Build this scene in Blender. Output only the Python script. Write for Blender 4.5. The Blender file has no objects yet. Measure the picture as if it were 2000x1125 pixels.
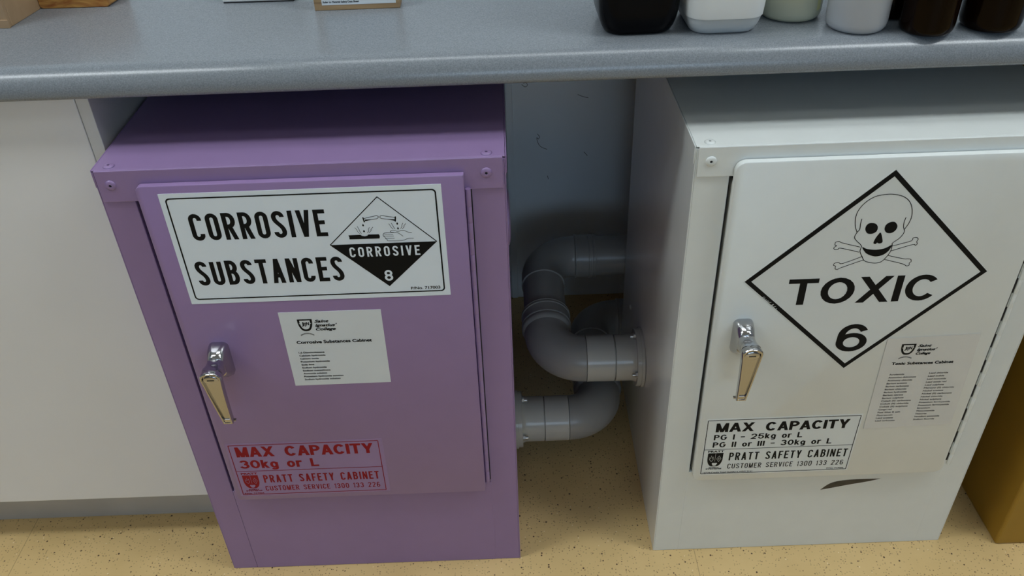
import bpy, bmesh, math, random
from mathutils import Vector, Matrix
from mathutils.geometry import tessellate_polygon
random.seed(7)
S = bpy.context.scene
COL = S.collection

# ------------------------------------------------------------ camera, world, exposure
cam_data = bpy.data.cameras.new('camera')
cam_data.sensor_width = 36.0
cam_data.sensor_fit = 'HORIZONTAL'
cam_data.lens = 1669.1 / 2000 * 36
cam_data.clip_start = 0.02
cam = bpy.data.objects.new('camera', cam_data)
COL.objects.link(cam)
RIGHT = Vector((0.9993323, -0.0213038, -0.0296842))
DOWN = Vector((-0.0365360, -0.5902980, -0.8063581))
FWD = Vector((-0.0003440, 0.8069042, -0.5906822))
mw = Matrix((RIGHT, -DOWN, -FWD)).transposed().to_4x4()
mw.translation = Vector((0.449854, -0.827895, 1.128885))
cam.matrix_world = mw
S.camera = cam

world = bpy.data.worlds.new('world')
S.world = world
world.use_nodes = True
world.node_tree.nodes['Background'].inputs[0].default_value = (0.8, 0.9, 1.0, 1)
world.node_tree.nodes['Background'].inputs[1].default_value = 0.02
S.view_settings.view_transform = 'Standard'
S.view_settings.look = 'None'
S.view_settings.gamma = 1.0
S.view_settings.use_curve_mapping = False
S.view_settings.exposure = 0.11
LAMP_COLOR = (0.91, 0.98, 1.0)
WINDOW_COLOR = (0.64, 0.90, 1.20)
WINDOW_STRENGTH = 3.1
# ceiling lights: x, y, brightness
LAMPS = [(-0.95, -0.42, 15.0), (0.45, 0.05, 6.5), (1.85, -0.42, 15.0), (-1.9, -1.1, 6.5), (2.8, -1.1, 6.5), (-1.35, -3.3, 3.0), (2.25, -3.3, 3.0)]

W, H, DEP = 0.4473, 0.70, 0.43      # safety cabinet width, height, depth
XW, YW = 0.6547, 0.005              # white cabinet's left front corner
WALL_Y = 0.68
BZ = 0.7634                         # underside of the worktop
TZ = 0.796                          # its upper face
BY = 0.040                          # its front edge

# ------------------------------------------------------------ materials
def srgb(r, g, b):
    f = lambda c: c / 12.92 if c <= 0.04045 else ((c + 0.055) / 1.055) ** 2.4
    return (f(r / 255), f(g / 255), f(b / 255), 1)

def mat(name, color, rough=0.5, metal=0.0, spec=0.5, bump=0.0, bscale=400.0, var=0.0, vscale=30.0, coat=0.0,
        sss=0.0, trans=0.0, ior=1.5):
    m = bpy.data.materials.new(name)
    m.use_nodes = True
    nt = m.node_tree
    b = nt.nodes['Principled BSDF']
    b.inputs['Base Color'].default_value = color if len(color) == 4 else (*color, 1)
    b.inputs['Roughness'].default_value = rough
    b.inputs['Metallic'].default_value = metal
    b.inputs['Specular IOR Level'].default_value = spec
    b.inputs['Coat Weight'].default_value = coat
    b.inputs['Coat Roughness'].default_value = 0.12
    b.inputs['IOR'].default_value = ior
    if trans:
        b.inputs['Transmission Weight'].default_value = trans
    if sss:
        b.inputs['Subsurface Weight'].default_value = sss
        b.inputs['Subsurface Radius'].default_value = (0.02, 0.02, 0.02)
        b.inputs['Subsurface Scale'].default_value = 0.6
    tc = nt.nodes.new('ShaderNodeTexCoord')
    if bump:
        n = nt.nodes.new('ShaderNodeTexNoise')
        n.inputs['Scale'].default_value = bscale
        n.inputs['Detail'].default_value = 2
        nt.links.new(tc.outputs['Object'], n.inputs['Vector'])
        bp = nt.nodes.new('ShaderNodeBump')
        bp.inputs['Strength'].default_value = bump
        bp.inputs['Distance'].default_value = 0.001
        nt.links.new(n.outputs['Fac'], bp.inputs['Height'])
        nt.links.new(bp.outputs['Normal'], b.inputs['Normal'])
    if var:
        n = nt.nodes.new('ShaderNodeTexNoise')
        n.inputs['Scale'].default_value = vscale
        n.inputs['Detail'].default_value = 4
        nt.links.new(tc.outputs['Object'], n.inputs['Vector'])
        hs = nt.nodes.new('ShaderNodeHueSaturation')
        hs.inputs['Color'].default_value = color if len(color) == 4 else (*color, 1)
        mr = nt.nodes.new('ShaderNodeMapRange')
        mr.inputs['From Min'].default_value = 0.3
        mr.inputs['From Max'].default_value = 0.7
        mr.inputs['To Min'].default_value = 1 - var
        mr.inputs['To Max'].default_value = 1 + var
        nt.links.new(n.outputs['Fac'], mr.inputs['Value'])
        nt.links.new(mr.outputs['Result'], hs.inputs['Value'])
        nt.links.new(hs.outputs['Color'], b.inputs['Base Color'])
    return m

def N(nt, kind, **kw):
    n = nt.nodes.new(kind)
    for k, v in kw.items():
        if hasattr(n, k):
            setattr(n, k, v)
        else:
            n.inputs[k].default_value = v
    return n

def floor_material():
    m = bpy.data.materials.new('speckled_vinyl')
    m.use_nodes = True
    nt = m.node_tree
    L = nt.links.new
    b = nt.nodes['Principled BSDF']
    b.inputs['Roughness'].default_value = 0.42
    tc = N(nt, 'ShaderNodeTexCoord')
    col = (0.66, 0.475, 0.225, 1)
    cloud = N(nt, 'ShaderNodeTexNoise', Scale=9.0, Detail=5.0)
    L(tc.outputs['Object'], cloud.inputs['Vector'])
    r0 = N(nt, 'ShaderNodeValToRGB')
    r0.color_ramp.elements[0].position = 0.35
    r0.color_ramp.elements[1].position = 0.65
    r0.color_ramp.elements[0].color = (0.65, 0.455, 0.20, 1)
    r0.color_ramp.elements[1].color = (0.72, 0.51, 0.235, 1)
    L(cloud.outputs['Fac'], r0.inputs['Fac'])
    cur = r0.outputs['Color']
    # speckles: cells of a voronoi whose random colour passes a threshold, near their centres
    for scale, size, keep, c in ((190, 0.17, 0.86, (0.26, 0.16, 0.07, 1)), (95, 0.12, 0.90, (0.10, 0.055, 0.025, 1)),
                                 (240, 0.22, 0.78, (0.48, 0.33, 0.15, 1)), (130, 0.10, 0.975, (0.85, 0.70, 0.46, 1))):
        mp = N(nt, 'ShaderNodeMapping')
        mp.inputs['Location'].default_value = (scale * 0.013, scale * 0.027, 0.37)
        L(tc.outputs['Object'], mp.inputs['Vector'])
        nz = N(nt, 'ShaderNodeTexNoise', Scale=scale * 1.5, Detail=1.0)
        L(tc.outputs['Object'], nz.inputs['Vector'])
        v = N(nt, 'ShaderNodeTexVoronoi', Scale=float(scale))
        v.voronoi_dimensions = '2D'
        L(mp.outputs['Vector'], v.inputs['Vector'])
        sub = N(nt, 'ShaderNodeMath', operation='MULTIPLY')
        L(nz.outputs['Fac'], sub.inputs[0])
        sub.inputs[1].default_value = 2 * size
        lt = N(nt, 'ShaderNodeMath', operation='LESS_THAN')
        L(v.outputs['Distance'], lt.inputs[0])
        L(sub.outputs[0], lt.inputs[1])
        sp = N(nt, 'ShaderNodeSeparateColor')
        L(v.outputs['Color'], sp.inputs['Color'])
        gt = N(nt, 'ShaderNodeMath', operation='GREATER_THAN')
        L(sp.outputs[0], gt.inputs[0])
        gt.inputs[1].default_value = keep
        mu = N(nt, 'ShaderNodeMath', operation='MULTIPLY')
        L(lt.outputs[0], mu.inputs[0])
        L(gt.outputs[0], mu.inputs[1])
        mx = N(nt, 'ShaderNodeMix', data_type='RGBA')
        L(mu.outputs[0], mx.inputs['Factor'])
        L(cur, mx.inputs[6])
        mx.inputs[7].default_value = c
        cur = mx.outputs[2]
    # sheet joints running away from the viewer, 1.074 m apart
    sx = N(nt, 'ShaderNodeSeparateXYZ')
    L(tc.outputs['Object'], sx.inputs['Vector'])
    a = N(nt, 'ShaderNodeMath', operation='ADD')
    a.inputs[1].default_value = 0.3545 + 1.0735 * 10
    L(sx.outputs['X'], a.inputs[0])
    d = N(nt, 'ShaderNodeMath', operation='PINGPONG')
    d.inputs[1].default_value = 1.0735 / 2
    L(a.outputs[0], d.inputs[0])
    lt = N(nt, 'ShaderNodeMath', operation='LESS_THAN')
    lt.inputs[1].default_value = 0.0005
    L(d.outputs[0], lt.inputs[0])
    mx = N(nt, 'ShaderNodeMix', data_type='RGBA')
    L(lt.outputs[0], mx.inputs['Factor'])
    L(cur, mx.inputs[6])
    mx.inputs[7].default_value = (0.40, 0.27, 0.12, 1)
    L(mx.outputs[2], b.inputs['Base Color'])
    return m

def speckle_laminate():
    m = bpy.data.materials.new('grey_laminate')
    m.use_nodes = True
    nt = m.node_tree
    L = nt.links.new
    b = nt.nodes['Principled BSDF']
    b.inputs['Roughness'].default_value = 0.25
    b.inputs['Specular IOR Level'].default_value = 0.5
    tc = N(nt, 'ShaderNodeTexCoord')
    n1 = N(nt, 'ShaderNodeTexNoise', Scale=650.0, Detail=3.0, Roughness=0.8)
    L(tc.outputs['Object'], n1.inputs['Vector'])
    r = N(nt, 'ShaderNodeValToRGB')
    r.color_ramp.elements[0].position = 0.34
    r.color_ramp.elements[1].position = 0.66
    r.color_ramp.elements[0].color = (0.150, 0.170, 0.192, 1)
    r.color_ramp.elements[1].color = (0.245, 0.266, 0.292, 1)
    L(n1.outputs['Fac'], r.inputs['Fac'])
    L(r.outputs['Color'], b.inputs['Base Color'])
    return m

def wood(name, dark, light, scale=(3, 40, 40), rough=0.45, dist=2.0):
    m = bpy.data.materials.new(name)
    m.use_nodes = True
    nt = m.node_tree
    L = nt.links.new
    b = nt.nodes['Principled BSDF']
    b.inputs['Roughness'].default_value = rough
    tc = N(nt, 'ShaderNodeTexCoord')
    mp = N(nt, 'ShaderNodeMapping')
    mp.inputs['Scale'].default_value = scale
    L(tc.outputs['Object'], mp.inputs['Vector'])
    n = N(nt, 'ShaderNodeTexNoise', Scale=1.0, Detail=5.0, Distortion=dist)
    L(mp.outputs['Vector'], n.inputs['Vector'])
    r = N(nt, 'ShaderNodeValToRGB')
    r.color_ramp.elements[0].position = 0.3
    r.color_ramp.elements[1].position = 0.7
    r.color_ramp.elements[0].color = (*dark, 1)
    r.color_ramp.elements[1].color = (*light, 1)
    L(n.outputs['Fac'], r.inputs['Fac'])
    L(r.outputs['Color'], b.inputs['Base Color'])
    return m

def emission(name, color, strength):
    m = bpy.data.materials.new(name)
    m.use_nodes = True
    nt = m.node_tree
    nt.nodes.clear()
    o = nt.nodes.new('ShaderNodeOutputMaterial')
    e = nt.nodes.new('ShaderNodeEmission')
    e.inputs[0].default_value = (*color, 1)
    e.inputs[1].default_value = strength
    nt.links.new(e.outputs[0], o.inputs[0])
    return m

M = dict(
    purple=mat('purple_enamel', (0.287, 0.190, 0.375), 0.30, bump=0.04, bscale=900, var=0.02),
    white=mat('white_enamel', (0.73, 0.76, 0.745), 0.19, bump=0.02, bscale=700, var=0.015),
    cupboard=mat('off_white_laminate', (0.77, 0.765, 0.765), 0.45, var=0.015, vscale=8),
    cupboard_edge=mat('off_white_edging', (0.66, 0.66, 0.64), 0.5, var=0.02),
    kick=mat('grey_kickboard', (0.48, 0.455, 0.42), 0.5, var=0.05, vscale=20),
    board=mat('white_wall_panel', (0.78, 0.82, 0.85), 0.22, var=0.03, vscale=5),
    wall=mat('painted_wall', (0.26, 0.28, 0.30), 0.7, bump=0.05, bscale=300),
    ceiling=mat('ceiling_board', (0.60, 0.61, 0.61), 0.9, bump=0.1, bscale=200),
    pvc=mat('grey_pvc', (0.295, 0.285, 0.268), 0.30, var=0.04, vscale=18),
    pvc_light=mat('pale_pvc', (0.47, 0.46, 0.42), 0.22, var=0.03, vscale=18),
    steel=mat('zinc_steel', (0.62, 0.62, 0.62), 0.3, metal=1.0, var=0.05),
    chrome=mat('chrome', (0.50, 0.50, 0.515), 0.10, metal=1.0, var=0.02),
    dark=mat('dark_gap', (0.012, 0.012, 0.014), 0.8, var=0.05),
    black=mat('black_ink', (0.005, 0.006, 0.007), 0.5, spec=0.12, var=0.05),
    grey_ink=mat('grey_ink', (0.10, 0.10, 0.10), 0.6, var=0.05),
    red=mat('red_ink', (0.27, 0.010, 0.016), 0.5, spec=0.15, var=0.05),
    scuff=mat('rubber_scuff', (0.055, 0.047, 0.035), 0.6, var=0.3, vscale=60),
    paper=mat('white_vinyl', (0.76, 0.84, 0.92), 0.40, var=0.01),
    sheet=mat('white_paper', (0.68, 0.72, 0.75), 0.6, var=0.015),
    cream=mat('cream_paper', (0.655, 0.645, 0.61), 0.5, var=0.02),
    decal_white=mat('white_decal', (0.715, 0.75, 0.745), 0.33, var=0.01),
    decal_clear=mat('lilac_decal', (0.300, 0.198, 0.375), 0.32, var=0.02),
    mustard=mat('mustard_enamel', (0.33, 0.18, 0.014), 0.40, bump=0.04, bscale=500, var=0.03),
    floor=floor_material(),
    laminate=speckle_laminate(),
    ply=wood('pale_plywood', (0.22, 0.13, 0.06), (0.50, 0.33, 0.17), (4, 10, 160), 0.55, 0.6),
    pine=wood('varnished_wood', (0.26, 0.07, 0.012), (0.62, 0.33, 0.085), (14, 14, 45), 0.35, 2.5),
    tan=wood('tan_wood', (0.34, 0.22, 0.12), (0.42, 0.28, 0.16), (6, 30, 30), 0.55, 0.5),
    hdpe=mat('milky_plastic', (0.74, 0.77, 0.78), 0.35, sss=0.35),
    hdpe_grey=mat('frosted_plastic', (0.55, 0.585, 0.60), 0.35, sss=0.35),
    hdpe_clear=mat('cloudy_plastic', (0.42, 0.445, 0.48), 0.32, sss=0.4),
    hdpe_yellow=mat('yellowed_plastic', (0.56, 0.56, 0.42), 0.32, sss=0.4),
    yellow_liquid=mat('yellow_stripe', (0.66, 0.64, 0.30), 0.4, var=0.03),
    black_plastic=mat('black_plastic', (0.005, 0.005, 0.006), 0.2, spec=0.06, var=0.02),
    amber=mat('amber_glass', (0.006, 0.0025, 0.0012), 0.08, spec=0.10, var=0.05),
    cap=mat('black_cap', (0.02, 0.02, 0.02), 0.4, var=0.03),
    white_cap=mat('white_cap', (0.75, 0.75, 0.73), 0.4, var=0.02),
    label=mat('bottle_label', (0.80, 0.82, 0.82), 0.5, var=0.01),
    lamp_frame=mat('lamp_frame', (0.8, 0.8, 0.8), 0.5, var=0.01),
)

# ------------------------------------------------------------ mesh helpers
class MB:
    def __init__(self):
        self.v, self.f, self.m = [], [], []
    def add(self, verts, faces, mi=0):
        o = len(self.v)
        self.v += [tuple(p) for p in verts]
        for f in faces:
            self.f.append([i + o for i in f])
            self.m.append(mi)
    def box(self, x0, x1, y0, y1, z0, z1, mi=0):
        self.add([(x, y, z) for x in (x0, x1) for y in (y0, y1) for z in (z0, z1)],
                 [(0, 1, 3, 2), (4, 6, 7, 5), (0, 4, 5, 1), (2, 3, 7, 6), (0, 2, 6, 4), (1, 5, 7, 3)], mi)
    def loft(self, rings, mi=0, caps=True):
        n = len(rings[0])
        vs = [p for r in rings for p in r]
        fs = []
        for k in range(len(rings) - 1):
            for i in range(n):
                j = (i + 1) % n
                fs.append((k * n + i, k * n + j, (k + 1) * n + j, (k + 1) * n + i))
        if caps:
            fs.append(tuple(range(n - 1, -1, -1)))
            fs.append(tuple((len(rings) - 1) * n + i for i in range(n)))
        self.add(vs, fs, mi)
    def lathe(self, prof, origin=(0, 0, 0), axis=(0, 0, 1), seg=48, mi=0, caps=True):
        a = Vector(axis).normalized()
        u = a.orthogonal().normalized()
        w = a.cross(u)
        o = Vector(origin)
        self.loft([[o + a * h + (u * math.cos(t) + w * math.sin(t)) * r
                    for t in (2 * math.pi * i / seg for i in range(seg))] for h, r in prof], mi, caps)
    def prism(self, pts, y0, y1, mi=0):      # outline in (x, z), extruded along y
        self.loft([[(x, y, z) for x, z in pts] for y in (y0, y1)], mi)
    def build(self, name, mats, parent=None, smooth=30, bevel=0, seg=2, loc=None):
        me = bpy.data.meshes.new(name)
        me.from_pydata(self.v, [], self.f)
        bm = bmesh.new()
        bm.from_mesh(me)
        bmesh.ops.recalc_face_normals(bm, faces=bm.faces)
        bm.to_mesh(me)
        bm.free()
        if not isinstance(mats, (list, tuple)):
            mats = [mats]
        for m_ in mats:
            me.materials.append(m_)
        for p, mi in zip(me.polygons, self.m):
            p.material_index = mi
            p.use_smooth = bool(smooth)
        if smooth:
            me.set_sharp_from_angle(angle=math.radians(smooth))
        o = bpy.data.objects.new(name, me)
        COL.objects.link(o)
        if parent:
            o.parent = parent
        if loc:
            o.location = loc
        if bevel:
            b = o.modifiers.new('bevel', 'BEVEL')
            b.width = bevel
            b.segments = seg
            b.limit_method = 'ANGLE'
            b.angle_limit = math.radians(40)
        return o

def sweep(mb, pts, radii, seg=40, mi=0, caps=True):
    pts = [Vector(p) for p in pts]
    rings = []
    up = None
    for i, p in enumerate(pts):
        a = pts[max(0, i - 1)]
        b = pts[min(len(pts) - 1, i + 1)]
        t = (b - a).normalized()
        if up is None:
            up = t.orthogonal().normalized()
        up = (up - t * up.dot(t)).normalized()
        w = t.cross(up)
        r = radii[i] if isinstance(radii, (list, tuple)) else radii
        rings.append([p + (up * math.cos(q) + w * math.sin(q)) * r for q in (2 * math.pi * k / seg for k in range(seg))])
    mb.loft(rings, mi, caps)

def tag(o, label=None, cat=None, group=None, kind=None):
    if label: o['label'] = label
    if cat: o['category'] = cat
    if group: o['group'] = group
    if kind: o['kind'] = kind
    return o

def thing(name, label, cat, loc=(0, 0, 0), group=None):
    o = bpy.data.objects.new(name, None)
    o.empty_display_size = 0.05
    COL.objects.link(o)
    o.location = loc
    return tag(o, label, cat, group)

def rrect(x0, x1, z0, z1, r, n=6, corners='tl tr br bl'):
    """rounded rectangle outline; corners not listed stay square"""
    out = []
    for key, cx, cz, a0 in (('br', x1 - r, z0 + r, -90), ('tr', x1 - r, z1 - r, 0), ('tl', x0 + r, z1 - r, 90), ('bl', x0 + r, z0 + r, 180)):
        if key in corners and r > 0:
            for k in range(n + 1):
                a = math.radians(a0 + 90 * k / n)
                out.append((cx + r * math.cos(a), cz + r * math.sin(a)))
        else:
            out.append((x1 if 'r' == key[1] else x0, z1 if 't' == key[0] else z0))
    return out

# ------------------------------------------------------------ lettering
_curve = bpy.data.curves.new('letters', 'FONT')
_tobj = bpy.data.objects.new('letters', _curve)
COL.objects.link(_tobj)
def font_mesh(s, offset=0.0, shear=0.0):
    _curve.body = s
    _curve.size = 1.0
    _curve.offset = offset
    _curve.shear = shear
    _curve.resolution_u = 4
    dg = bpy.context.evaluated_depsgraph_get()
    dg.update()
    me = bpy.data.meshes.new_from_object(_tobj.evaluated_get(dg))
    vs = [(v.co.x, v.co.y) for v in me.vertices]
    fs = [tuple(p.vertices) for p in me.polygons]
    bpy.data.meshes.remove(me)
    return vs, fs
_cap = {}
def cap_height(offset):
    if offset not in _cap:
        vs, _ = font_mesh('H', offset)
        _cap[offset] = (min(y for x, y in vs), max(y for x, y in vs))
    return _cap[offset]

class Flat:
    """a printed sheet seen as (x, z); layer 0 is the sheet, the ink sits a hair in front"""
    def __init__(self, yfront, thick=0.0004):
        self.mb, self.y, self.t = MB(), yfront, thick
    def sheet(self, pts, mi=0):
        self.mb.prism(pts, self.y - self.t, self.y, mi)
    def yy(self, layer):
        return self.y - self.t - 0.00013 * layer
    def tris(self, vs, fs, mi=1, layer=1):
        self.n = (getattr(self, 'n', 0) + 1) % 14        # overlapping strokes never share a plane
        y = self.yy(layer) - self.n * 6e-6
        self.mb.add([(x, y, z) for x, z in vs], fs, mi)
    def fill(self, pts, mi=1, layer=1):
        t = tessellate_polygon([[Vector((x, z, 0)) for x, z in pts]])
        self.tris(pts, [tuple(f) for f in t], mi, layer)
    def ring(self, outer, inner, mi=1, layer=1):
        n = len(outer)
        self.tris(outer + inner, [(i, (i + 1) % n, n + (i + 1) % n, n + i) for i in range(n)], mi, layer)
    def line(self, pts, w, mi=1, layer=1, closed=False, square=False):
        P = [Vector(p) for p in pts]
        Q = [P[0]]
        for p in P[1:]:
            if (p - Q[-1]).length > 1e-7:
                Q.append(p)
        P = Q
        if closed and (P[0] - P[-1]).length < 1e-7:
            P.pop()
        n = len(P)
        if square and not closed:
            P[0] = P[0] + (P[0] - P[1]).normalized() * w / 2
            P[-1] = P[-1] + (P[-1] - P[-2]).normalized() * w / 2
        L, R = [], []
        for i in range(n):
            a = P[i - 1] if (i > 0 or closed) else None
            b = P[(i + 1) % n] if (i < n - 1 or closed) else None
            d1 = (P[i] - a).normalized() if a is not None else None
            d2 = (b - P[i]).normalized() if b is not None else None
            if d1 is None: d1 = d2
            if d2 is None: d2 = d1
            n1 = Vector((-d1.y, d1.x))
            n2 = Vector((-d2.y, d2.x))
            mvec = n1 + n2
            if mvec.length < 0.2:
                mvec = n1
            mvec.normalize()
            k = min(1.0 / max(mvec.dot(n1), 0.3), 2.2)
            L.append(P[i] + mvec * (w / 2 * k))
            R.append(P[i] - mvec * (w / 2 * k))
        vs = [(p.x, p.y) for p in L + R]
        m_ = n if closed else n - 1
        self.tris(vs, [(i, (i + 1) % n, n + (i + 1) % n, n + i) for i in range(m_)], mi, layer)
    def disc(self, x, z, r, mi=1, layer=1, rz=None, n=20):
        rz = rz or r
        self.fill([(x + r * math.cos(2 * math.pi * i / n), z + rz * math.sin(2 * math.pi * i / n)) for i in range(n)], mi, layer)
    def text(self, s, x0, x1, base, cap, mi=1, layer=1, bold=0.0, shear=0.0):
        """builtin face, stretched to run from x0 to x1 with capitals from base to base + cap"""
        vs, fs = font_mesh(s, 0.0, shear)
        lo, hi = cap_height(0.0)
        k = cap / (hi - lo)
        a, b = min(x for x, y in vs), max(x for x, y in vs)
        kx = (x1 - x0) / (b - a) if x1 is not None else k
        offs = [(0, 0)]
        if bold:
            offs += [(bold * 1.15 * math.cos(q), bold * math.sin(q)) for q in (math.pi * i / 4 for i in range(8))]
            x0 += bold * 1.15
            kx -= 2.3 * bold / (b - a)
            base += bold
            k = (cap - 2 * bold) / (hi - lo)
        for dx, dz in offs:
            self.tris([(x0 + (x - a) * kx + dx, base + (y - lo) * k + dz) for x, y in vs], fs, mi, layer)
    def sign(self, s, x0, x1, base, cap, stroke, mi=1, layer=1, gap=0.45, xs=1.0, wide=False):
        """uniform-stroke capitals; xs thickens the stems sideways, wide gives full round bowls"""
        wid = {'I': 0.0, '1': 0.25, ' ': 0.62, 'M': 1.28, 'V': 1.08, 'A': 1.08, 'N': 1.05, 'T': 0.95, 'E': 0.86, 'F': 0.84, '-': 0.55, 'L': 0.8, 'X': 1.05, 'Y': 1.05}
        if wide:
            wid.update({'M': 1.15, 'T': 0.95, 'O': 1.12, 'C': 1.08, 'k': 0.72, 'g': 0.74, 'o': 0.76, 'r': 0.40, 'P': 0.9, 'L': 0.75, 'E': 0.9, '0': 1.0, '1': 0.3, ' ': 0.55, 'A': 1.1, 'G': 1.08})
        W_ = (x1 - x0) / xs
        tot = sum(wid.get(c, 1.0) for c in s) + gap * (len(s) - 1)
        u = (W_ - stroke * len(s)) / tot
        x = 0.0
        for c in s:
            cw = wid.get(c, 1.0) * u
            if c != ' ':
                for pl, closed in glyph(c, cw, cap - stroke, wide, stroke):
                    pts = [(x + stroke / 2 + px, base + stroke / 2 + pz) for px, pz in pl]
                    if closed == 'leg':                  # slanted stem with level ends
                        (ax, az), (bx, bz) = pts
                        h_ = stroke / 2 * math.hypot(bx - ax, bz - az) / abs(bz - az)
                        q = [(ax - h_, az), (ax + h_, az), (bx + h_, bz), (bx - h_, bz)]
                        self.tris([(x0 + px * xs, pz) for px, pz in q], [(0, 1, 2, 3)], mi, layer)
                        continue
                    n0 = len(self.mb.v)
                    self.line(pts, stroke, mi, layer, closed, square=c in 'IRPBETAVNMFY147LK-krX5')
                    for k in range(n0, len(self.mb.v)):
                        vx, vy, vz = self.mb.v[k]
                        self.mb.v[k] = (x0 + vx * xs, vy, vz)
            x += cw + stroke + gap * u

def arc(cx, cy, rx, ry, a0, a1, n=10):
    return [(cx + rx * math.cos(math.radians(a0 + (a1 - a0) * i / n)), cy + ry * math.sin(math.radians(a0 + (a1 - a0) * i / n))) for i in range(n + 1)]

def glyph(c, X, Y, wide=False, st=0.0):
    r = X / 2
    q = Y / 2 if wide else min(r * 1.1, Y * 0.30)
    h = Y / 2
    e = st / 2
    xh = Y * 0.72                               # centre-line x-height of lower case
    if c == '-': return [([(0, h * .95), (X, h * .95)], False)]
    if c == 'X': return [([(0, -e), (X, Y + e)], 'leg'), ([(X, -e), (0, Y + e)], 'leg')]
    if c == 'L': return [([(0, Y), (0, 0), (X, 0)], False)]
    if c == 'k': return [([(0, 0), (0, Y)], False), ([(X * .05, xh * .30), (X * .92, xh + e)], 'leg'), ([(X, -e), (X * .30, xh * .62)], 'leg')]
    if c == 'o': return [(arc(r, xh / 2, r, xh / 2, 0, 360, 24), True)]
    if c == 'g': return [(arc(r, xh / 2, r, xh / 2, 0, 360, 24), True), ([(X, xh), (X, -Y * .12)] + arc(r, -Y * .12, r, Y * .17, 0, -155, 10), False)]
    if c == 'r': return [([(0, 0), (0, xh)], False), (arc(X * 1.0, xh * .62, X * 1.0, xh * .38, 180, 85, 8), False)]
    if c == '5': return [([(X * .88, Y), (X * .14, Y), (X * .04, Y * .52)] + arc(r, Y * .31, r, Y * .31, 140, -160, 18), False)]
    if wide:
        if c == 'C': return [(arc(r, h, r, h, 38, 322, 28), False)]
        if c == 'G': return [(arc(r, h, r, h, 40, 330, 28) + [(X, h * .95), (X * .62, h * .95)], False)]
        if c == '6': return [(arc(r, Y * .60, r * .98, Y * .40, 28, 180, 14) + [(0, Y * .31)], False), (arc(r, Y * .31, r, Y * .31, 0, 360, 28), True)]
        if c == '3':
            return [(arc(r, Y * .765, r * .88, Y * .235, 165, -90, 16), False), (arc(r, Y * .265, r, Y * .265, 90, -168, 16), False)]
        if c == '2': return [(arc(r, Y * .70, r, Y * .30, 170, -30, 14) + [(X * .02, 0), (X, 0)], False)]
    if c in 'O0':
        return [(arc(r, Y - q, r, q, 0, 180) + arc(r, q, r, q, 180, 360), True)]
    if c == 'C':
        return [([(X, Y - q * 1.25)] + arc(r, Y - q, r, q, 0, 180) + arc(r, q, r, q, 180, 360) + [(X, q * 1.25)], False)]
    if c == 'G':
        return [(arc(r, Y - q, r, q, 0, 180) + arc(r, q, r, q, 180, 360) + [(X, h), (r, h)], False)]
    if c == 'U':
        return [([(0, Y + Y * .05)] + arc(r, q, r, q, 180, 360) + [(X, Y + Y * .05)], False)]
    if c == 'S':
        s = [(X, Y - q * 1.05)] + arc(r, Y - q, r, q, 0, 180)
        p0, p1, p2, p3 = Vector((0, Y - q)), Vector((0, Y * .55)), Vector((X, Y * .48)), Vector((X, q))
        for i in range(1, 12):
            t = i / 12
            v = p0 * (1 - t) ** 3 + p1 * 3 * t * (1 - t) ** 2 + p2 * 3 * t * t * (1 - t) + p3 * t ** 3
            s.append((v.x, v.y))
        return [(s + arc(r, q, r, q, 0, -180) + [(0, q * 1.05)], False)]
    if c in 'RPB':
        rb = min(Y / 4, X * 0.55)
        bowl = [(0, Y)] + arc(X - rb, Y * .75, rb, Y * .25, 90, -90) + [(0, Y * .5)]
        out = [([(0, 0), (0, Y)], False), (bowl, False)]
        if c == 'R':
            out.append(([(X, -e), (X * .5, Y * .5)], 'leg'))
        if c == 'B':
            out[1] = ([(0, Y)] + arc(X * .95 - rb, Y * .77, rb, Y * .23, 90, -90) + [(0, Y * .54)], False)
            out.append(([(0, Y * .54)] + arc(X - rb, Y * .27, rb, Y * .27, 90, -90) + [(0, 0)], False))
        return out
    if c == 'I': return [([(0, 0), (0, Y)], False)]
    if c == '1': return [([(0, Y * .82), (X, Y), (X, 0)], False)]
    if c == 'V': return [([(r, -e), (0, Y + e)], 'leg'), ([(r, -e), (X, Y + e)], 'leg')]
    if c == 'Y': return [([(r, 0), (r, h * .85)], False), ([(r, h * .72), (0, Y + e)], 'leg'), ([(r, h * .72), (X, Y + e)], 'leg')]
    if c == 'E': return [([(X, Y), (0, Y), (0, 0), (X, 0)], False), ([(0, h * 1.06), (X * .82, h * 1.06)], False)]
    if c == 'F': return [([(X, Y), (0, Y), (0, 0)], False), ([(0, h), (X * .8, h)], False)]
    if c == 'T': return [([(0, Y), (X, Y)], False), ([(r, Y), (r, 0)], False)]
    if c == 'A': return [([(0, -e), (r, Y + e)], 'leg'), ([(X, -e), (r, Y + e)], 'leg'), ([(X * .2, Y * .27), (X * .8, Y * .27)], False)]
    if c == 'N': return [([(0, 0), (0, Y)], False), ([(X, -e), (0, Y + e)], 'leg'), ([(X, 0), (X, Y)], False)]
    if c == 'M': return [([(0, 0), (0, Y)], False), ([(r, -e), (0, Y + e)], 'leg'), ([(r, -e), (X, Y + e)], 'leg'), ([(X, Y), (X, 0)], False)]
    if c == '2': return [([(0, Y - q)] + arc(r, Y - q, r, q, 180, -30) + [(0, 0), (X, 0)], False)]
    if c == '3':
        return [([(0, Y - q)] + arc(r, Y * .76, r, Y * .24, 170, -90) + [(r * .7, Y * .52)], False),
                ([(r * .7, Y * .52)] + arc(r, Y * .26, r, Y * .26, 90, -170), False)]
    if c == '6':
        return [(arc(r, Y - q, r, q, 20, 180) + arc(r, q, r, q, 180, 360) + arc(r, Y * .55 - q, r, q, 0, 180), False)]
    if c == '8':
        return [(arc(r, Y * .76, r * .92, Y * .24, 0, 360, 20), True), (arc(r, Y * .26, r, Y * .26, 0, 360, 20), True)]
    return []

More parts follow.
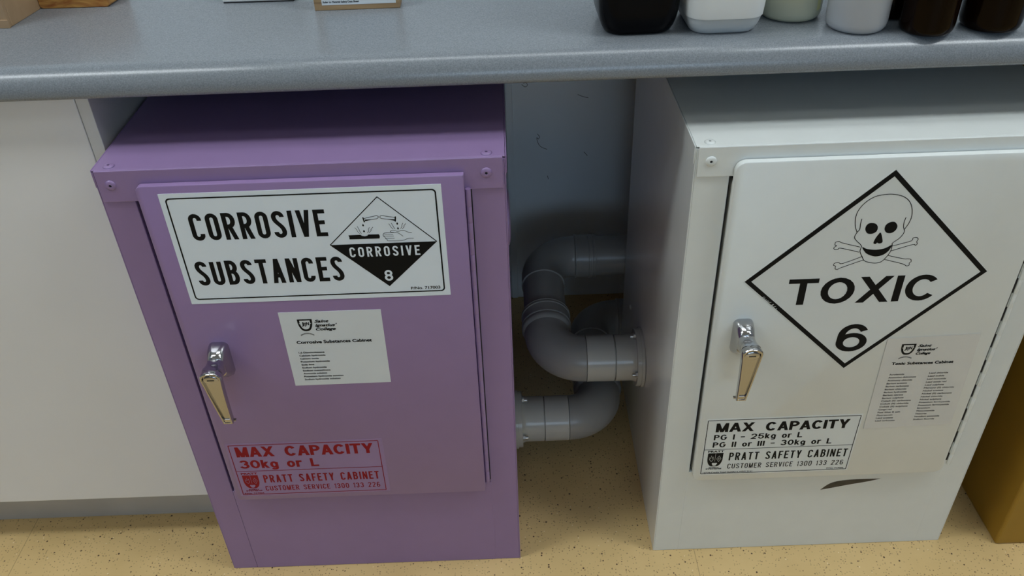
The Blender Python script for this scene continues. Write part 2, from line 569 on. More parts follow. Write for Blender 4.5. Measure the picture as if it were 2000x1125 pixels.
mm = lambda pts: [(x / 1000, z / 1000) for x, z in pts]
def smooth_line(pts, n=6, closed=False):
    P = [Vector(p) for p in pts]
    k = len(P)
    out = []
    rng = range(k) if closed else range(k - 1)
    for i in rng:
        p1, p2 = P[i], P[(i + 1) % k]
        p0 = P[i - 1] if (i > 0 or closed) else p1
        p3 = P[(i + 2) % k] if (i < k - 2 or closed) else p2
        for j in range(n):
            t = j / n
            v = 0.5 * ((2 * p1) + (p2 - p0) * t + (2 * p0 - 5 * p1 + 4 * p2 - p3) * t * t + (3 * p1 - p0 - 3 * p2 + p3) * t ** 3)
            out.append((v.x, v.y))
    if not closed:
        out.append((P[-1].x, P[-1].y))
    return out

# ------------------------------------------------------------ the room
def struct(name, mb, m, bevel=0):
    return tag(mb.build(name, m, smooth=0, bevel=bevel), kind='structure')
RX0, RX1, RY0, RZ1 = -2.2, 3.2, -4.2, 2.55
b = MB(); b.box(RX0, RX1, RY0, WALL_Y + 0.1, -0.05, 0); struct('floor', b, M['floor'])
b = MB(); b.box(RX0, RX1, RY0, WALL_Y + 0.1, RZ1, RZ1 + 0.05); struct('ceiling', b, M['ceiling'])
b = MB(); b.box(RX0, RX1, WALL_Y, WALL_Y + 0.1, 0, RZ1); struct('wall_back', b, M['board'])
b = MB(); b.box(RX0 - 0.1, RX0, RY0, WALL_Y, 0, RZ1); struct('wall_left', b, M['wall'])
b = MB(); b.box(RX1, RX1 + 0.1, RY0, WALL_Y, 0, RZ1); struct('wall_right', b, M['wall'])
WX0, WX1, WZ0, WZ1 = -0.15, 2.15, 1.0, 2.1         # daylight window in the wall behind the viewer
b = MB()
b.box(RX0, WX0, RY0 - 0.1, RY0, 0, RZ1); b.box(WX1, RX1, RY0 - 0.1, RY0, 0, RZ1)
b.box(WX0, WX1, RY0 - 0.1, RY0, 0, WZ0); b.box(WX0, WX1, RY0 - 0.1, RY0, WZ1, RZ1)
struct('wall_front', b, M['wall'])
b = MB(); b.box(WX0, WX1, RY0 - 0.08, RY0 - 0.07, WZ0, WZ1)
win = struct('window_1', b, emission('daylight_pane', WINDOW_COLOR, WINDOW_STRENGTH))
b = MB()
b.box(WX0, WX1, RY0 - 0.069, RY0 - 0.03, WZ0, WZ0 + 0.05); b.box(WX0, WX1, RY0 - 0.069, RY0 - 0.03, WZ1 - 0.05, WZ1)
for q in (WX0, (WX0 + WX1) / 2 - 0.025, WX1 - 0.05):
    b.box(q, q + 0.05, RY0 - 0.069, RY0 - 0.03, WZ0 + 0.05, WZ1 - 0.05)
b.build('window_frame', M['lamp_frame'], win, smooth=0)
# joint strip in the wall panelling between the cabinets
b = MB()
b.prism(rrect(0.4490, 0.4625, 0.002, 0.74, 0.002, 3), WALL_Y - 0.006, WALL_Y)
struct('trim_1', b, M['board'], bevel=0.001)

# rubbed pencil-thin scuffs on the panel behind the pipes
s_ = Flat(WALL_Y - 0.0002, 0.0)
for pts in ([(509, 392), (513, 386), (511, 381), (508, 384), (510, 373), (516, 364), (528, 358)], [(481, 494), (487, 489), (492, 492), (489, 497), (484, 496)],
            [(586, 470), (597, 465), (606, 463)], [(528, 300), (530, 292)], [(600, 350), (607, 341)]):
    s_.line(smooth_line(mm(pts), 5), 0.0011, 0, 1)
s_.mb.build('scuff_mark', M['grey_ink'], bpy.data.objects['wall_back'], smooth=0)

# ceiling lights
def ceiling_light(x, y, strength, label):
    t = thing('ceiling_light', label, 'ceiling light', (x, y, RZ1), 'fluorescent ceiling lights')
    f = MB()
    f.box(-0.62, 0.62, -0.17, -0.15, -0.05, 0); f.box(-0.62, 0.62, 0.15, 0.17, -0.05, 0)
    f.box(-0.62, -0.60, -0.15, 0.15, -0.05, 0); f.box(0.60, 0.62, -0.15, 0.15, -0.05, 0)
    f.build('frame', M['lamp_frame'], t, smooth=0)
    d = MB(); d.box(-0.60, 0.60, -0.15, 0.15, -0.045, -0.035)
    d.build('diffuser', emission('fluorescent_diffuser', LAMP_COLOR, strength), t, smooth=0)
for x, y, power in LAMPS:
    ceiling_light(x, y, power, 'long white fluorescent ceiling light')

# ------------------------------------------------------------ worktop
def worktop():
    x0, x1, R = -1.4, 2.3, 0.005
    prof = [(WALL_Y, BZ), (BY + R, BZ)]   # flat underside, small lower nose, rolled upper edge
    prof += arc(BY + R, BZ + R, R, R, 270, 180, 8)[1:]
    prof += arc(BY + 0.026, TZ - 0.0255, 0.026, 0.0255, 180, 90, 14)
    prof += [(WALL_Y, TZ)]
    m_ = MB()
    m_.loft([[(x, y, z) for y, z in prof] for x in (x0, x1)])
    o = m_.build('worktop', M['laminate'], smooth=40)
    tag(o, 'long grey speckled laminate worktop with a rounded front edge', 'worktop')
worktop()

# ------------------------------------------------------------ built-in cupboard on the left
def cupboard():
    t = thing('base_cupboard', 'off-white built-in cupboard under the left end of the worktop', 'cupboard', (0, 0, 0))
    xr, xl, yf, kb = -0.0085, -1.15, 0.078, 0.104
    c = MB()
    c.box(xr - 0.0142, xr, yf - 0.0165, WALL_Y - 0.002, 0.0, BZ)
    c.box(xl, xl + 0.016, yf, WALL_Y - 0.002, kb, BZ)
    c.box(xl, xr - 0.0142, yf + 0.01, WALL_Y - 0.002, kb, kb + 0.016)
    c.box(xl, xr - 0.0142, WALL_Y - 0.012, WALL_Y - 0.002, kb, BZ)
    c.build('carcass', M['cupboard_edge'], t, smooth=0, bevel=0.0006)
    d = MB(); d.box(-0.595, xr - 0.0152, yf - 0.0165, yf - 0.001, kb - 0.002, BZ - 0.003)
    d.build('door', M['cupboard'], t, smooth=0, bevel=0.0012)
    d = MB(); d.box(xl, -0.598, yf - 0.0165, yf - 0.001, kb - 0.002, BZ - 0.003)
    d.build('door', M['cupboard'], t, smooth=0, bevel=0.0012)
    k = MB(); k.box(xl, xr - 0.0144, 0.113, 0.129, 0, kb)
    k.build('kickboard', M['kick'], t, smooth=0)
cupboard()

# ------------------------------------------------------------ the two safety cabinets
def rivet(parent, pos, axis, paint, flat=1.0):
    r = MB()
    r.lathe([(0, 0.0062), (0.0006, 0.0062), (0.0016, 0.0050), (0.0020, 0.0030), (0.0020, 0.0017), (0.0008, 0.0015)], pos, axis, 24, 0, True)
    a = Vector(axis)
    r.lathe([(0.00085, 0.00145), (0.0010, 0.00145)], pos, axis, 12, 1)
    return r.build('rivet', [paint, M['dark']], parent, smooth=50)

def handle(door, hx, mirror, yd):
    """chrome lock handle: housing on the door, swinging lever, oval lock at the lever's head"""
    zc = 0.4390 + (0.0025 if mirror else 0)
    def rr(cx, cz, w, h, r, y, n=5):
        return [(x, y, z) for x, z in rrect(cx - w / 2, cx + w / 2, cz - h / 2, cz + h / 2, min(r, w / 2.01, h / 2.01), n)]
    base = MB()
    # housing, tapering away from the door
    base.loft([rr(hx, zc, .0245, .0520, .007, yd), rr(hx, zc, .0245, .0520, .007, yd - .004),
               rr(hx, zc + .002, .0232, .0465, .008, yd - .012), rr(hx, zc + .004, .0208, .0365, .009, yd - .020),
               rr(hx, zc + .005, .0200, .0300, .009, yd - .0235), rr(hx, zc + .005, .0150, .0240, .007, yd - .0250)])
    b_ = base.build('handle_housing', M['chrome'], door, smooth=35)
    tag(b_, 'chrome handle housing')
    lv = MB()
    s = -1 if mirror else 1
    lx = hx + (0.0045 if not mirror else -0.0025)
    # neck from the housing out to the lever
    neck = []
    for y, cx, cz, w, h in ((-.016, hx, zc + .004, .0205, .0290), (-.028, hx, zc + .006, .0195, .0235), (-.037, hx + .001 * s, zc + .010, .0200, .0210),
                            (-.045, hx + .002 * s, zc + .014, .0220, .0195), (-.051, lx, zc + .016, .0235, .0190)):
        neck.append(rr(cx, cz, w, h, .006, yd + y))
    lv.loft(neck)
    # lever: tapered paddle hanging down, hollow face with a raised rim
    def outline(inset):
        top, bot, wt, wb = zc + .0275 - inset, zc - .0650 + inset, .0255 / 2 - inset, .0125 / 2 - inset
        cx0, cx1 = lx, lx + .0010 * s
        pts = []
        for k in range(9):
            a = math.pi * k / 8
            pts.append((cx0 + wt * math.cos(a), top - .009 + .009 * math.sin(a)))
        ns = 8
        for side in (-1, 1):
            rng = range(1, ns + 1) if side < 0 else range(ns, 0, -1)
            for k in rng:
                u = k / ns
                w = wt + (wb - wt) * (u ** 0.85)
                pts.append((cx0 + (cx1 - cx0) * u + side * w, top - .009 + (bot - top + .009) * u))
        return pts
    def ring(inset, yfun):
        o = outline(inset)
        z1, z0 = zc + .0275, zc - .0650
        return [(x, yd + yfun((z1 - z) / (z1 - z0)), z) for x, z in o]
    front = lambda u: -.0610 + .010 * u ** 1.4
    back = lambda u: -.0500 + .0085 * u ** 1.4
    lv.loft([ring(.0022, back), ring(.0004, lambda u: back(u) - .002), ring(0, lambda u: front(u) + .0015), ring(.0008, front),
             ring(.0024, front), ring(.0034, lambda u: front(u) + .0030)])
    # little upturned lip at the foot
    zb = zc - .0650
    lv.box(lx + .001 * s - .0050, lx + .001 * s + .0050, yd + front(1) + .0005, yd + front(1) + .0040, zb + .0030, zb + .0075)
    hk = lx + .001 * s + .0068 * s
    lv.box(hk - .0015, hk + .001, yd - .0455, yd - .0415, zb - .0006, zb + .0008)
    lever = lv.build('handle_lever', M['chrome'], door, smooth=35)
    tag(lever, 'chrome tapered lever')
    lk = MB()
    n = 24
    yl = yd + front(.14) + .0030
    def ell(sx, sz, y): return [(lx + sx * math.cos(2 * math.pi * i / n), y, zc + .0155 + sz * math.sin(2 * math.pi * i / n)) for i in range(n)]
    lk.loft([ell(.0090, .0060, yl + .001), ell(.0090, .0060, yl - .0014), ell(.0080, .0050, yl - .0020)])
    lk.box(lx - .0042, lx + .0042, yl - .0023, yl - .0019, zc + .0150, zc + .0163, 1)
    lk.build('lock_cylinder', [M['chrome'], M['dark']], door, smooth=35)

def shield_pts(cx, top, w, h, n=10):
    pts = [(cx - w / 2, top), (cx + w / 2, top)]
    left = []
    for k in range(1, n + 1):
        u = k / n
        left.append((w / 2 * math.cos(u * math.pi / 2) ** 0.75 if u < 1 else 0, top - h * (0.18 + 0.82 * math.sin(u * math.pi / 2) ** 1.15) if u < 1 else top - h))
    pts += [(cx + a, z) for a, z in left] + [(cx - a, z) for a, z in reversed(left[:-1])]
    return pts

def college_crest(s, cx, top, w, h, tx, lines, ink=1, paper=0):
    s.fill(shield_pts(cx, top, w, h), ink, 1)
    s.fill(shield_pts(cx, top - h * .10, w * .70, h * .74), paper, 2)
    s.text('J', cx - w * .26, cx - w * .09, top - h * .50, h * .28, ink, 3, h * .012)
    s.text('N', cx + w * .07, cx + w * .27, top - h * .50, h * .28, ink, 3, h * .012)
    s.disc(cx, top - h * .36, w * .10, 2, 3)
    s.fill([(cx - w * .10, top - h * .48), (cx, top - h * .62), (cx + w * .10, top - h * .48)], 2, 3)
    for a in (-.38, .38):
        s.disc(cx + a * w, top - h * .35, w * .03, paper, 2)
    # motto scroll under the shield
    for r in (1.0, 0.86):
        s.line([(cx + w * .46 * u, top - h * 1.16 - h * .16 * u * u + (r - 1) * h * .45) for u in [-1 + k / 6 for k in range(13)]], h * .03, 2, 1)
    for k in range(-5, 6):
        u = k / 6
        s.line([(cx + w * .46 * u, top - h * 1.17 - h * .16 * u * u), (cx + w * .46 * u, top - h * 1.205 - h * .16 * u * u)], h * .03, 2, 1)
    for z, txt, x1 in lines:
        s.text(txt, tx, x1, z, h * .24, ink, 1, h * .014, 0.35)

def pratt_badge(s, cx, top, w, h, ink, hole, below, layer=1):
    s.text('PRATT', cx - w * .52, cx + w * .52, top + h * .06, h * .14, ink, layer, h * .008)
    s.fill([(cx - w / 2, top)] + [(cx - w / 2 * math.cos(a) ** .6, top - h * (.45 + .55 * math.sin(a) ** 1.3)) for a in [math.pi / 2 * k / 8 for k in range(8)]]
           + [(cx, top - h)] + [(cx + w / 2 * math.cos(a) ** .6, top - h * (.45 + .55 * math.sin(a) ** 1.3)) for a in [math.pi / 2 * k / 8 for k in range(7, -1, -1)]] + [(cx + w / 2, top)], ink, layer)
    s.line([(cx, top), (cx, top - h * .62)], w * .015, hole, layer + 1)
    # flame on the left half
    f = [(-.25, -.60), (-.36, -.46), (-.36, -.30), (-.30, -.40), (-.26, -.18), (-.20, -.38), (-.14, -.26), (-.12, -.46), (-.20, -.60)]
    s.line([(cx + a * w, top + z * h) for a, z in f], w * .022, hole, layer + 1, True)
    # diamond on the right half
    s.line([(cx + a * w, top + z * h) for a, z in ((.25, -.20), (.39, -.42), (.25, -.64), (.11, -.42))], w * .018, hole, layer + 1, True)
    s.line([(cx + .25 * w, top - .34 * h), (cx + .25 * w, top - .48 * h)], w * .03, hole, layer + 1)
    # open hand at the foot
    s.disc(cx, top - h * .86, w * .13, hole, layer + 1, h * .08)
    for a in (-.12, -.04, .05, .13):
        s.disc(cx + a * w, top - h * .78, w * .045, hole, layer + 1, h * .06)
    s.text('SAFETY', cx - w * .34, cx + w * .34, top - h * 1.13, h * .075, ink, layer, h * .006)
    s.text('SYSTEMS', cx - w * .52, cx + w * .52, top - h * 1.23, h * .085, ink, layer, h * .006)

def safety_cabinet(name, label, loc, key):
    paint = M[key]
    white = key == 'white'
    t = thing(name, label, 'cabinet', loc)
    sw, sr = (0.0405 if white else 0.0370), 0.4080      # inner edges of the front stiles
    zd0, zd1 = 0.172, 0.684      # door foot and head
    # body: sheet-metal shell with front stiles and a plinth panel
    b = MB()
    b.box(0, 0.0015, 0, DEP, 0, H - 0.003); b.box(W - 0.0015, W, 0, DEP, 0, H - 0.003)
    b.box(0.0015, W - 0.0015, DEP - 0.0015, DEP, 0, H - 0.003)
    b.box(0.0015, W - 0.0015, 0.002, DEP - 0.0015, 0.0005, 0.03)
    b.box(0.0015, sw, 0, 0.0060, 0, H - 0.003); b.box(sr, W - 0.0015, 0, 0.0060, 0, H - 0.003)
    b.box(sw, sr, 0.016, 0.018, 0.655, H - 0.003)
    b.build('body', paint, t, smooth=0, bevel=0.0010)
    b = MB(); b.box(0.0388 if white else 0.0373, sr + 0.0017, -0.0004, 0.0022, 0.0004, 0.1790)
    b.box(sw, sr, 0.0022, 0.012, 0.1772, 0.1790)
    b.build('plinth_panel', paint, t, smooth=0, bevel=0.0006)
    b = MB(); b.box(sw + 0.0005, sr - 0.0005, 0.020, 0.0215, 0.03, 0.69)
    b.build('door_slot_shade', M['dark'], t, smooth=0)  # near-black sheet that paints the shade seen through the door slot
    # top cover with folded front lip and short side lips
    b = MB()
    b.box(0.0003, W - 0.0003, 0.0005, DEP, H - 0.0018, H)
    b.box(0.0030, W - 0.0030, -0.0024, -0.0006, 0.6630 if white else 0.6615, H - 0.0004)
    b.box(0.0030, W - 0.0030, -0.0022, 0.0010, H - 0.0018, H)
    b.box(-0.0014, 0.0, 0.0008, DEP, H - 0.022, H - 0.0002); b.box(W, W + 0.0014, 0.0008, DEP, H - 0.022, H - 0.0002)
    b.build('top_cover', paint, t, smooth=40, bevel=0.0016, seg=3)
    rivet(t, (0.0165, 0.0085, H), (0, 0, 1), paint); rivet(t, (0.4270, 0.0075, H), (0, 0, 1), paint)
    rivet(t, (0.0172, -0.0024, 0.6825), (0, -1, 0), paint); rivet(t, (0.4262, -0.0024, 0.6815), (0, -1, 0), paint)
    if not white:
        b = MB(); b.lathe([(0, 0.036), (0.0012, 0.036), (0.0024, 0.031), (0.0032, 0.020), (0.0032, 0.002)], (W, 0.115, 0.552), (1, 0, 0), 40)
        b.build('vent_cap', paint, t, smooth=40)
    else:
        b = MB(); b.lathe([(0, 0.004), (0.0015, 0.004), (0.0022, 0.0025), (0.0022, 0.0005)], (0, 0.343, 0.217), (-1, 0, 0), 16)
        b.build('bolt', M['steel'], t, smooth=40)
        b = MB()
        b.lathe([(0, 0.004), (0.0015, 0.004), (0.0022, 0.0025)], (0, 0.343, 0.1), (-1, 0, 0), 16)
        b.build('bolt', M['steel'], t, smooth=40)
    # door: folded panel standing proud of the frame
    yb, yd = -0.0034, -0.0110
    x0, x1 = (0.0435 if white else 0.0452), 0.4015
    d = MB()
    out = rrect(x0, x1, zd0, zd1, 0.012 if white else 0.007, 6, 'tl tr br bl' if white else 'tl bl')
    ins = rrect(x0 + .0012, x1 - .0012, zd0 + .0012, zd1 - .0012, 0.0108 if white else 0.0058, 6, 'tl tr br bl' if white else 'tl bl')
    ins2 = rrect(x0 + .0004, x1 - .0004, zd0 + .0004, zd1 - .0004, 0.0116 if white else 0.0066, 6, 'tl tr br bl' if white else 'tl bl')
    d.loft([[(x, yb, z) for x, z in out], [(x, yd + .0014, z) for x, z in out], [(x, yd + .0004, z) for x, z in ins2], [(x, yd, z) for x, z in ins]])
    d.box(x0 + 0.001, x0 + 0.0025, yb, 0.0140, 0.181, 0.655)       # left return flange in the slot
    door = d.build('door', paint, t, smooth=30)
    # piano hinge in the right-hand slot
    hz0, hz1, hx = 0.187, 0.664, 0.4075 if white else 0.4050
    hy = -0.0098 if white else -0.0052
    hg = MB()
    n = 22
    step = (hz1 - hz0) / n
    for k in range(n):
        zz = hz0 + k * step
        if white:
            rad, ox = 0.0027, 0
        else:
            rad, ox = 0.0031, 0
        hg.lathe([(0, rad * .98), (0.0002, rad), (step - 0.0003, rad), (step - 0.0001, rad * .98)], (hx + ox, hy, zz), (0, 0, 1), 14)
        if k % 2 and white:
            hg.box(hx - 0.0036, hx, hy + 0.0007, hy + 0.0022, zz + .0004, zz + step - .0006)
    hg.build('hinge', paint, t, smooth=40)
    dk = MB(); dk.box(0.4018, 0.4110 if white else 0.4092, -0.0012, -0.0003, hz0 - 0.001, 0.6615)
    dk.build('hinge_slot_shade', M['dark'], t, smooth=0)  # flat dark strip standing in for the shade of the hinge recess
    handle(door, 0.0850 if not white else 0.0790, white, yd)
    return t, door, yd

# ---- purple cabinet
pc, pdoor, yd = safety_cabinet('safety_cabinet', 'purple metal safety cabinet with the large CORROSIVE SUBSTANCES sign on its door', (0, 0, 0), 'purple')
K = 1.0
def corrosive_sign():
    s = Flat(yd)
    s.sheet(rrect(0.0685, 0.3765, 0.5245, 0.6745, 0.0006, 2))
    s.ring(rrect(0.0745, 0.3705, 0.5305, 0.6690, 0.005), rrect(0.0762, 0.3688, 0.5322, 0.6673, 0.0036))
    s.sign('CORROSIVE', 0.0935, 0.2450, 0.6132, 0.0350, 0.0051)
    s.sign('SUBSTANCES', 0.0850, 0.2550, 0.5510, 0.0340, 0.0051)
    T, L_, R_, B_ = (0.3055, 0.6615), (0.2450, 0.6010), (0.3660, 0.6010), (0.3058, 0.5405)
    s.line([L_, T, R_], 0.0011, 1, 1)
    s.fill([(L_[0] - .0006, L_[1]), (R_[0] + .0006, R_[1]), B_], 1, 1)
    s.sign('CORROSIVE', 0.2655, 0.3460, 0.5833, 0.0136, 0.0021, 0, 2, 0.75)
    s.sign('8', 0.3015, 0.3112, 0.5485, 0.0152, 0.0026, 0, 2)
    s.text('P/No. 717003', 0.3305, 0.3650, 0.5345, 0.0040, 1, 1, 0.00012)
    # pictogram
    for pts in ([(285.9, 635.9), (287.2, 636.3), (288.5, 630.0), (287.0, 629.3)], [(288.5, 633.0), (297.2, 633.0), (298.3, 633.1), (288.7, 631.0)],
                [(322.0, 635.7), (323.6, 635.7), (322.8, 629.0), (321.3, 629.1)], [(311.1, 633.0), (321.6, 632.0), (321.4, 630.1)],
                [(267.3, 613.2), (280.8, 613.4), (282.7, 611.8), (285.8, 611.1), (288.6, 611.9), (289.9, 613.3), (301.7, 613.1), (302.6, 610.7), (301.9, 607.5), (267.9, 607.7), (268.0, 610.9)]):
        s.fill(mm(pts))
    for pts in ([(287.6, 634.5), (302.1, 637.8), (303.9, 636.7), (303.6, 634.9), (302.1, 633.7), (288.5, 631.5)],
                [(321.9, 634.5), (307.4, 637.6), (305.8, 636.6), (305.5, 634.8), (306.9, 633.8), (321.5, 630.9)]):
        s.line(mm(pts), 0.0006)
    for x, z in ((285.6, 625.4), (285.6, 617.5), (323.9, 626.0), (324.1, 619.7)):
        s.disc(x / 1000, z / 1000, 0.00105)
        s.fill(mm([(x - .9, z + .5), (x + .9, z + .5), (x, z + 2.4)]))
    for pts in ([(275.9, 623.0), (277.9, 620.0), (278.2, 618.1), (280.4, 614.8)], [(278.8, 624.7), (280.4, 620.5), (280.4, 619.0), (282.3, 614.7)],
                [(292.3, 622.8), (290.8, 620.1), (290.9, 618.2), (289.1, 615.5)], [(296.2, 623.0), (293.4, 619.4), (293.8, 618.5), (290.9, 615.4)],
                [(314.4, 626.7), (316.1, 623.1), (316.2, 622.2), (318.6, 619.2)], [(317.2, 627.5), (318.6, 624.2), (319.4, 622.0), (320.7, 619.1)],
                [(330.4, 627.0), (328.7, 623.8), (328.9, 622.5), (326.9, 619.3)], [(333.4, 626.1), (330.8, 622.8), (331.2, 621.9), (328.8, 619.0)],
                [(307.9, 613.0), (317.8, 612.4)], [(307.1, 610.5), (318.3, 610.0)], [(308.6, 607.3), (318.8, 606.9)]):
        s.line(mm(pts), 0.0005)
    for pts in ([(339.0, 613.8), (334.8, 614.6), (330.7, 616.9), (327.5, 617.2), (324.7, 616.1), (322.6, 616.2), (319.5, 617.6), (316.2, 617.4), (315.3, 615.5), (319.7, 615.0), (323.4, 614.1), (326.4, 611.6), (328.8, 609.3)],
                [(318.6, 614.7), (308.9, 614.7), (306.5, 612.4), (306.8, 610.2), (308.2, 608.9), (308.6, 607.1), (310.3, 605.7), (311.5, 603.9), (327.2, 603.8), (333.9, 606.1), (340.4, 606.1)]):
        s.line(smooth_line(mm(pts), 4), 0.00055)
    o = s.mb.build('warning_sign', [M['paper'], M['black']], pdoor, smooth=0)
    tag(o, 'white CORROSIVE SUBSTANCES sign with a class 8 diamond')
corrosive_sign()

def corrosive_sheet():
    s = Flat(yd)
    s.sheet([(0.1675, 0.3885), (0.2900, 0.3890), (0.2908, 0.5065), (0.1672, 0.5070)])
    college_crest(s, 0.1970, 0.4958, 0.0180, 0.0185, 0.2085,
                  [(0.4900, 'Saint', 0.2262), (0.4838, "Ignatius'", 0.2355), (0.4777, 'College', 0.2330)])
    s.text('Corrosive Substances Cabinet', 0.1815, 0.2745, 0.4575, 0.0050, 1, 1, 0.00028)
    rows = [('1,6-Diaminohexane', .0320), ('Calcium hydroxide', .0325), ('Calcium oxide', .0235), ('Potassium hydroxide', .0365), ('Soda lime', .0160),
            ('Sodium hydroxide', .0310), ('Sodium metasilicate', .0350), ('Ammonia solution', .0300), ('Potassium hydroxide solution', .0500), ('Sodium hydroxide solution', .0455)]
    for k, (w, l) in enumerate(rows):
        s.text(w, 0.1812, 0.1812 + l, 0.4420 - k * 0.00495, 0.0027, 1, 1, 0.00011)
    o = s.mb.build('contents_sheet', [M['sheet'], M['black'], M['grey_ink']], pdoor, smooth=0)
    tag(o, 'white paper list of the corrosive chemicals inside')
corrosive_sheet()

def capacity_common(s, x0, x1, z0, z1, zl, ink, r=0.0012, w=0.0011):
    s.ring(rrect(x0, x1, z0, z1, r, 3), rrect(x0 + w, x1 - w, z0 + w, z1 - w, r * .4, 3), ink)
    s.line([(x0, zl), (x1, zl)], w * .8, ink)

def corrosive_capacity():
    s = Flat(yd, 0.0002)
    s.sheet(rrect(0.0525, 0.2660, 0.1805, 0.2865, 0.001, 2))
    capacity_common(s, 0.0560, 0.2605, 0.1832, 0.2838, 0.2318, 1)
    s.sign('MAX', 0.0640, 0.1160, 0.2603, 0.0195, 0.0037, gap=0.10, xs=1.3, wide=True)
    s.sign('CAPACITY', 0.1310, 0.2520, 0.2597, 0.0195, 0.0037, gap=0.10, xs=1.3, wide=True)
    s.sign('30kg or L', 0.0640, 0.1735, 0.2375, 0.0162, 0.0030, gap=0.16, xs=1.3, wide=True)
    s.sign('PRATT SAFETY CABINET', 0.0915, 0.2535, 0.2075, 0.0155, 0.0023, gap=0.55)
    s.sign('CUSTOMER SERVICE 1300 133 226', 0.0905, 0.2525, 0.1905, 0.0100, 0.0013, gap=0.50)
    pratt_badge(s, 0.0735, 0.2235, 0.0220, 0.0270, 1, 0, 0)
    s.text('P/No. 717004', 0.0590, 0.0865, 0.1848, 0.0026, 1, 1, 0.0001)
    o = s.mb.build('capacity_sticker', [M['decal_clear'], M['red']], pdoor, smooth=0)
    tag(o, 'red printed MAX CAPACITY sticker')
corrosive_capacity()

# ---- white cabinet
wc, wdoor, yd = safety_cabinet('safety_cabinet', 'white metal safety cabinet with the TOXIC skull diamond on its door', (XW, YW, 0), 'white')
def toxic_diamond():
    s = Flat(yd, 0.0003)
    out = [(0.2195, 0.6685), (0.0725, 0.5240), (0.2195, 0.3800), (0.3615, 0.5265)]
    inn = [(0.2197, 0.6605), (0.0805, 0.5238), (0.2195, 0.3880), (0.3535, 0.5263)]
    s.sheet([(0.2195, 0.6697), (0.0713, 0.5240), (0.2195, 0.3788), (0.3627, 0.5265)])
    s.ring(out, inn)
    s.sign('TOXIC', 0.1262, 0.3088, 0.4862, 0.0388, 0.0066, gap=0.16, xs=1.35, wide=True)
    s.sign('6', 0.2008, 0.2398, 0.4082, 0.0445, 0.0068, xs=1.35, wide=True)
    cran = [(193.4, 588.5), (189.5, 597.4), (187.5, 609.3), (189.0, 619.0), (194.3, 628.2), (202.7, 635.0), (212.0, 637.6), (222.8, 637.9), (234.5, 634.9), (243.2, 628.7), (248.7, 619.6), (251.3, 609.1), (250.7, 600.1), (248.3, 593.0), (246.9, 589.7)]
    tl = [(194.9, 606.9), (194.9, 599.8), (195.5, 592.7), (193.2, 588.5), (191.8, 582.2), (195.1, 577.2), (200.2, 572.4), (203.0, 568.7)]
    tr = [(245.2, 606.8), (244.6, 600.3), (245.5, 593.7), (247.9, 588.3), (246.9, 583.0), (243.7, 577.8), (238.6, 573.1), (237.4, 570.5)]
    jaw = [(202.7, 569.3), (202.4, 561.9), (207.0, 553.4), (210.3, 548.5), (217.9, 545.4), (225.0, 544.5), (231.0, 546.5), (235.7, 553.5), (238.4, 561.7), (238.1, 570.7)]
    for pts in (cran, tl, tr, jaw):
        s.line(smooth_line(mm(pts), 5), 0.0009)
    for pts in ([(201.1, 568.2), (179.8, 574.6), (175.2, 577.0), (171.1, 576.1), (171.1, 572.3), (173.2, 571.1), (170.7, 568.8), (171.6, 566.3), (175.8, 566.1), (178.9, 567.6), (201.2, 561.1)],
                [(238.7, 568.0), (257.2, 573.4), (260.1, 575.4), (260.5, 578.4), (264.5, 578.7), (266.7, 576.2), (265.9, 573.0), (267.2, 569.7), (265.4, 567.6), (261.7, 568.9), (238.5, 561.1)],
                [(206.7, 554.8), (185.5, 545.7), (180.6, 547.0), (176.1, 546.7), (174.8, 543.7), (177.7, 542.1), (177.6, 538.7), (180.7, 537.2), (184.4, 539.6), (208.9, 549.7)],
                [(236.5, 554.9), (256.2, 549.3), (260.9, 549.1), (265.0, 548.1), (266.2, 544.4), (264.6, 543.3), (265.0, 539.6), (261.5, 539.0), (256.8, 542.0), (233.1, 549.5)]):
        s.line(smooth_line(mm(pts), 3), 0.0008)
    for pts in ([(203.8, 568.1), (210.2, 565.1), (220.8, 563.6), (230.7, 565.3), (237.7, 569.4), (236.0, 561.8), (230.5, 556.0), (221.7, 554.1), (211.7, 557.9), (206.5, 563.1)],
                [(202.0, 592.4), (202.4, 598.2), (206.2, 600.9), (212.3, 599.6), (215.8, 595.0), (215.6, 589.2), (211.3, 586.1), (205.5, 586.9)],
                [(224.1, 592.0), (224.8, 598.0), (229.2, 601.2), (234.4, 600.7), (238.2, 595.3), (237.1, 589.3), (232.7, 586.0), (227.3, 587.1)],
                [(220.7, 587.3), (224.2, 580.0), (225.8, 573.7), (222.3, 572.2), (219.7, 573.4), (218.5, 571.8), (215.6, 572.8), (215.9, 577.6), (218.1, 583.7)]):
        s.fill(smooth_line(mm(pts), 4, True))
    # worn patch where the lower left line has been picked away
    for k in range(9):
        u = 0.17 + 0.016 * k + random.uniform(-.004, .004)
        x = 0.0725 + u * 0.147; z = 0.5240 - u * 0.144
        s.line([(x - .0015, z + random.uniform(-.001, .0022)), (x + random.uniform(.001, .003), z + random.uniform(.0005, .003))], 0.0007, 0, 2)
    o = s.mb.build('warning_sign', [M['decal_white'], M['black']], wdoor, smooth=0)
    tag(o, 'TOXIC 6 diamond with skull and crossbones')
toxic_diamond()

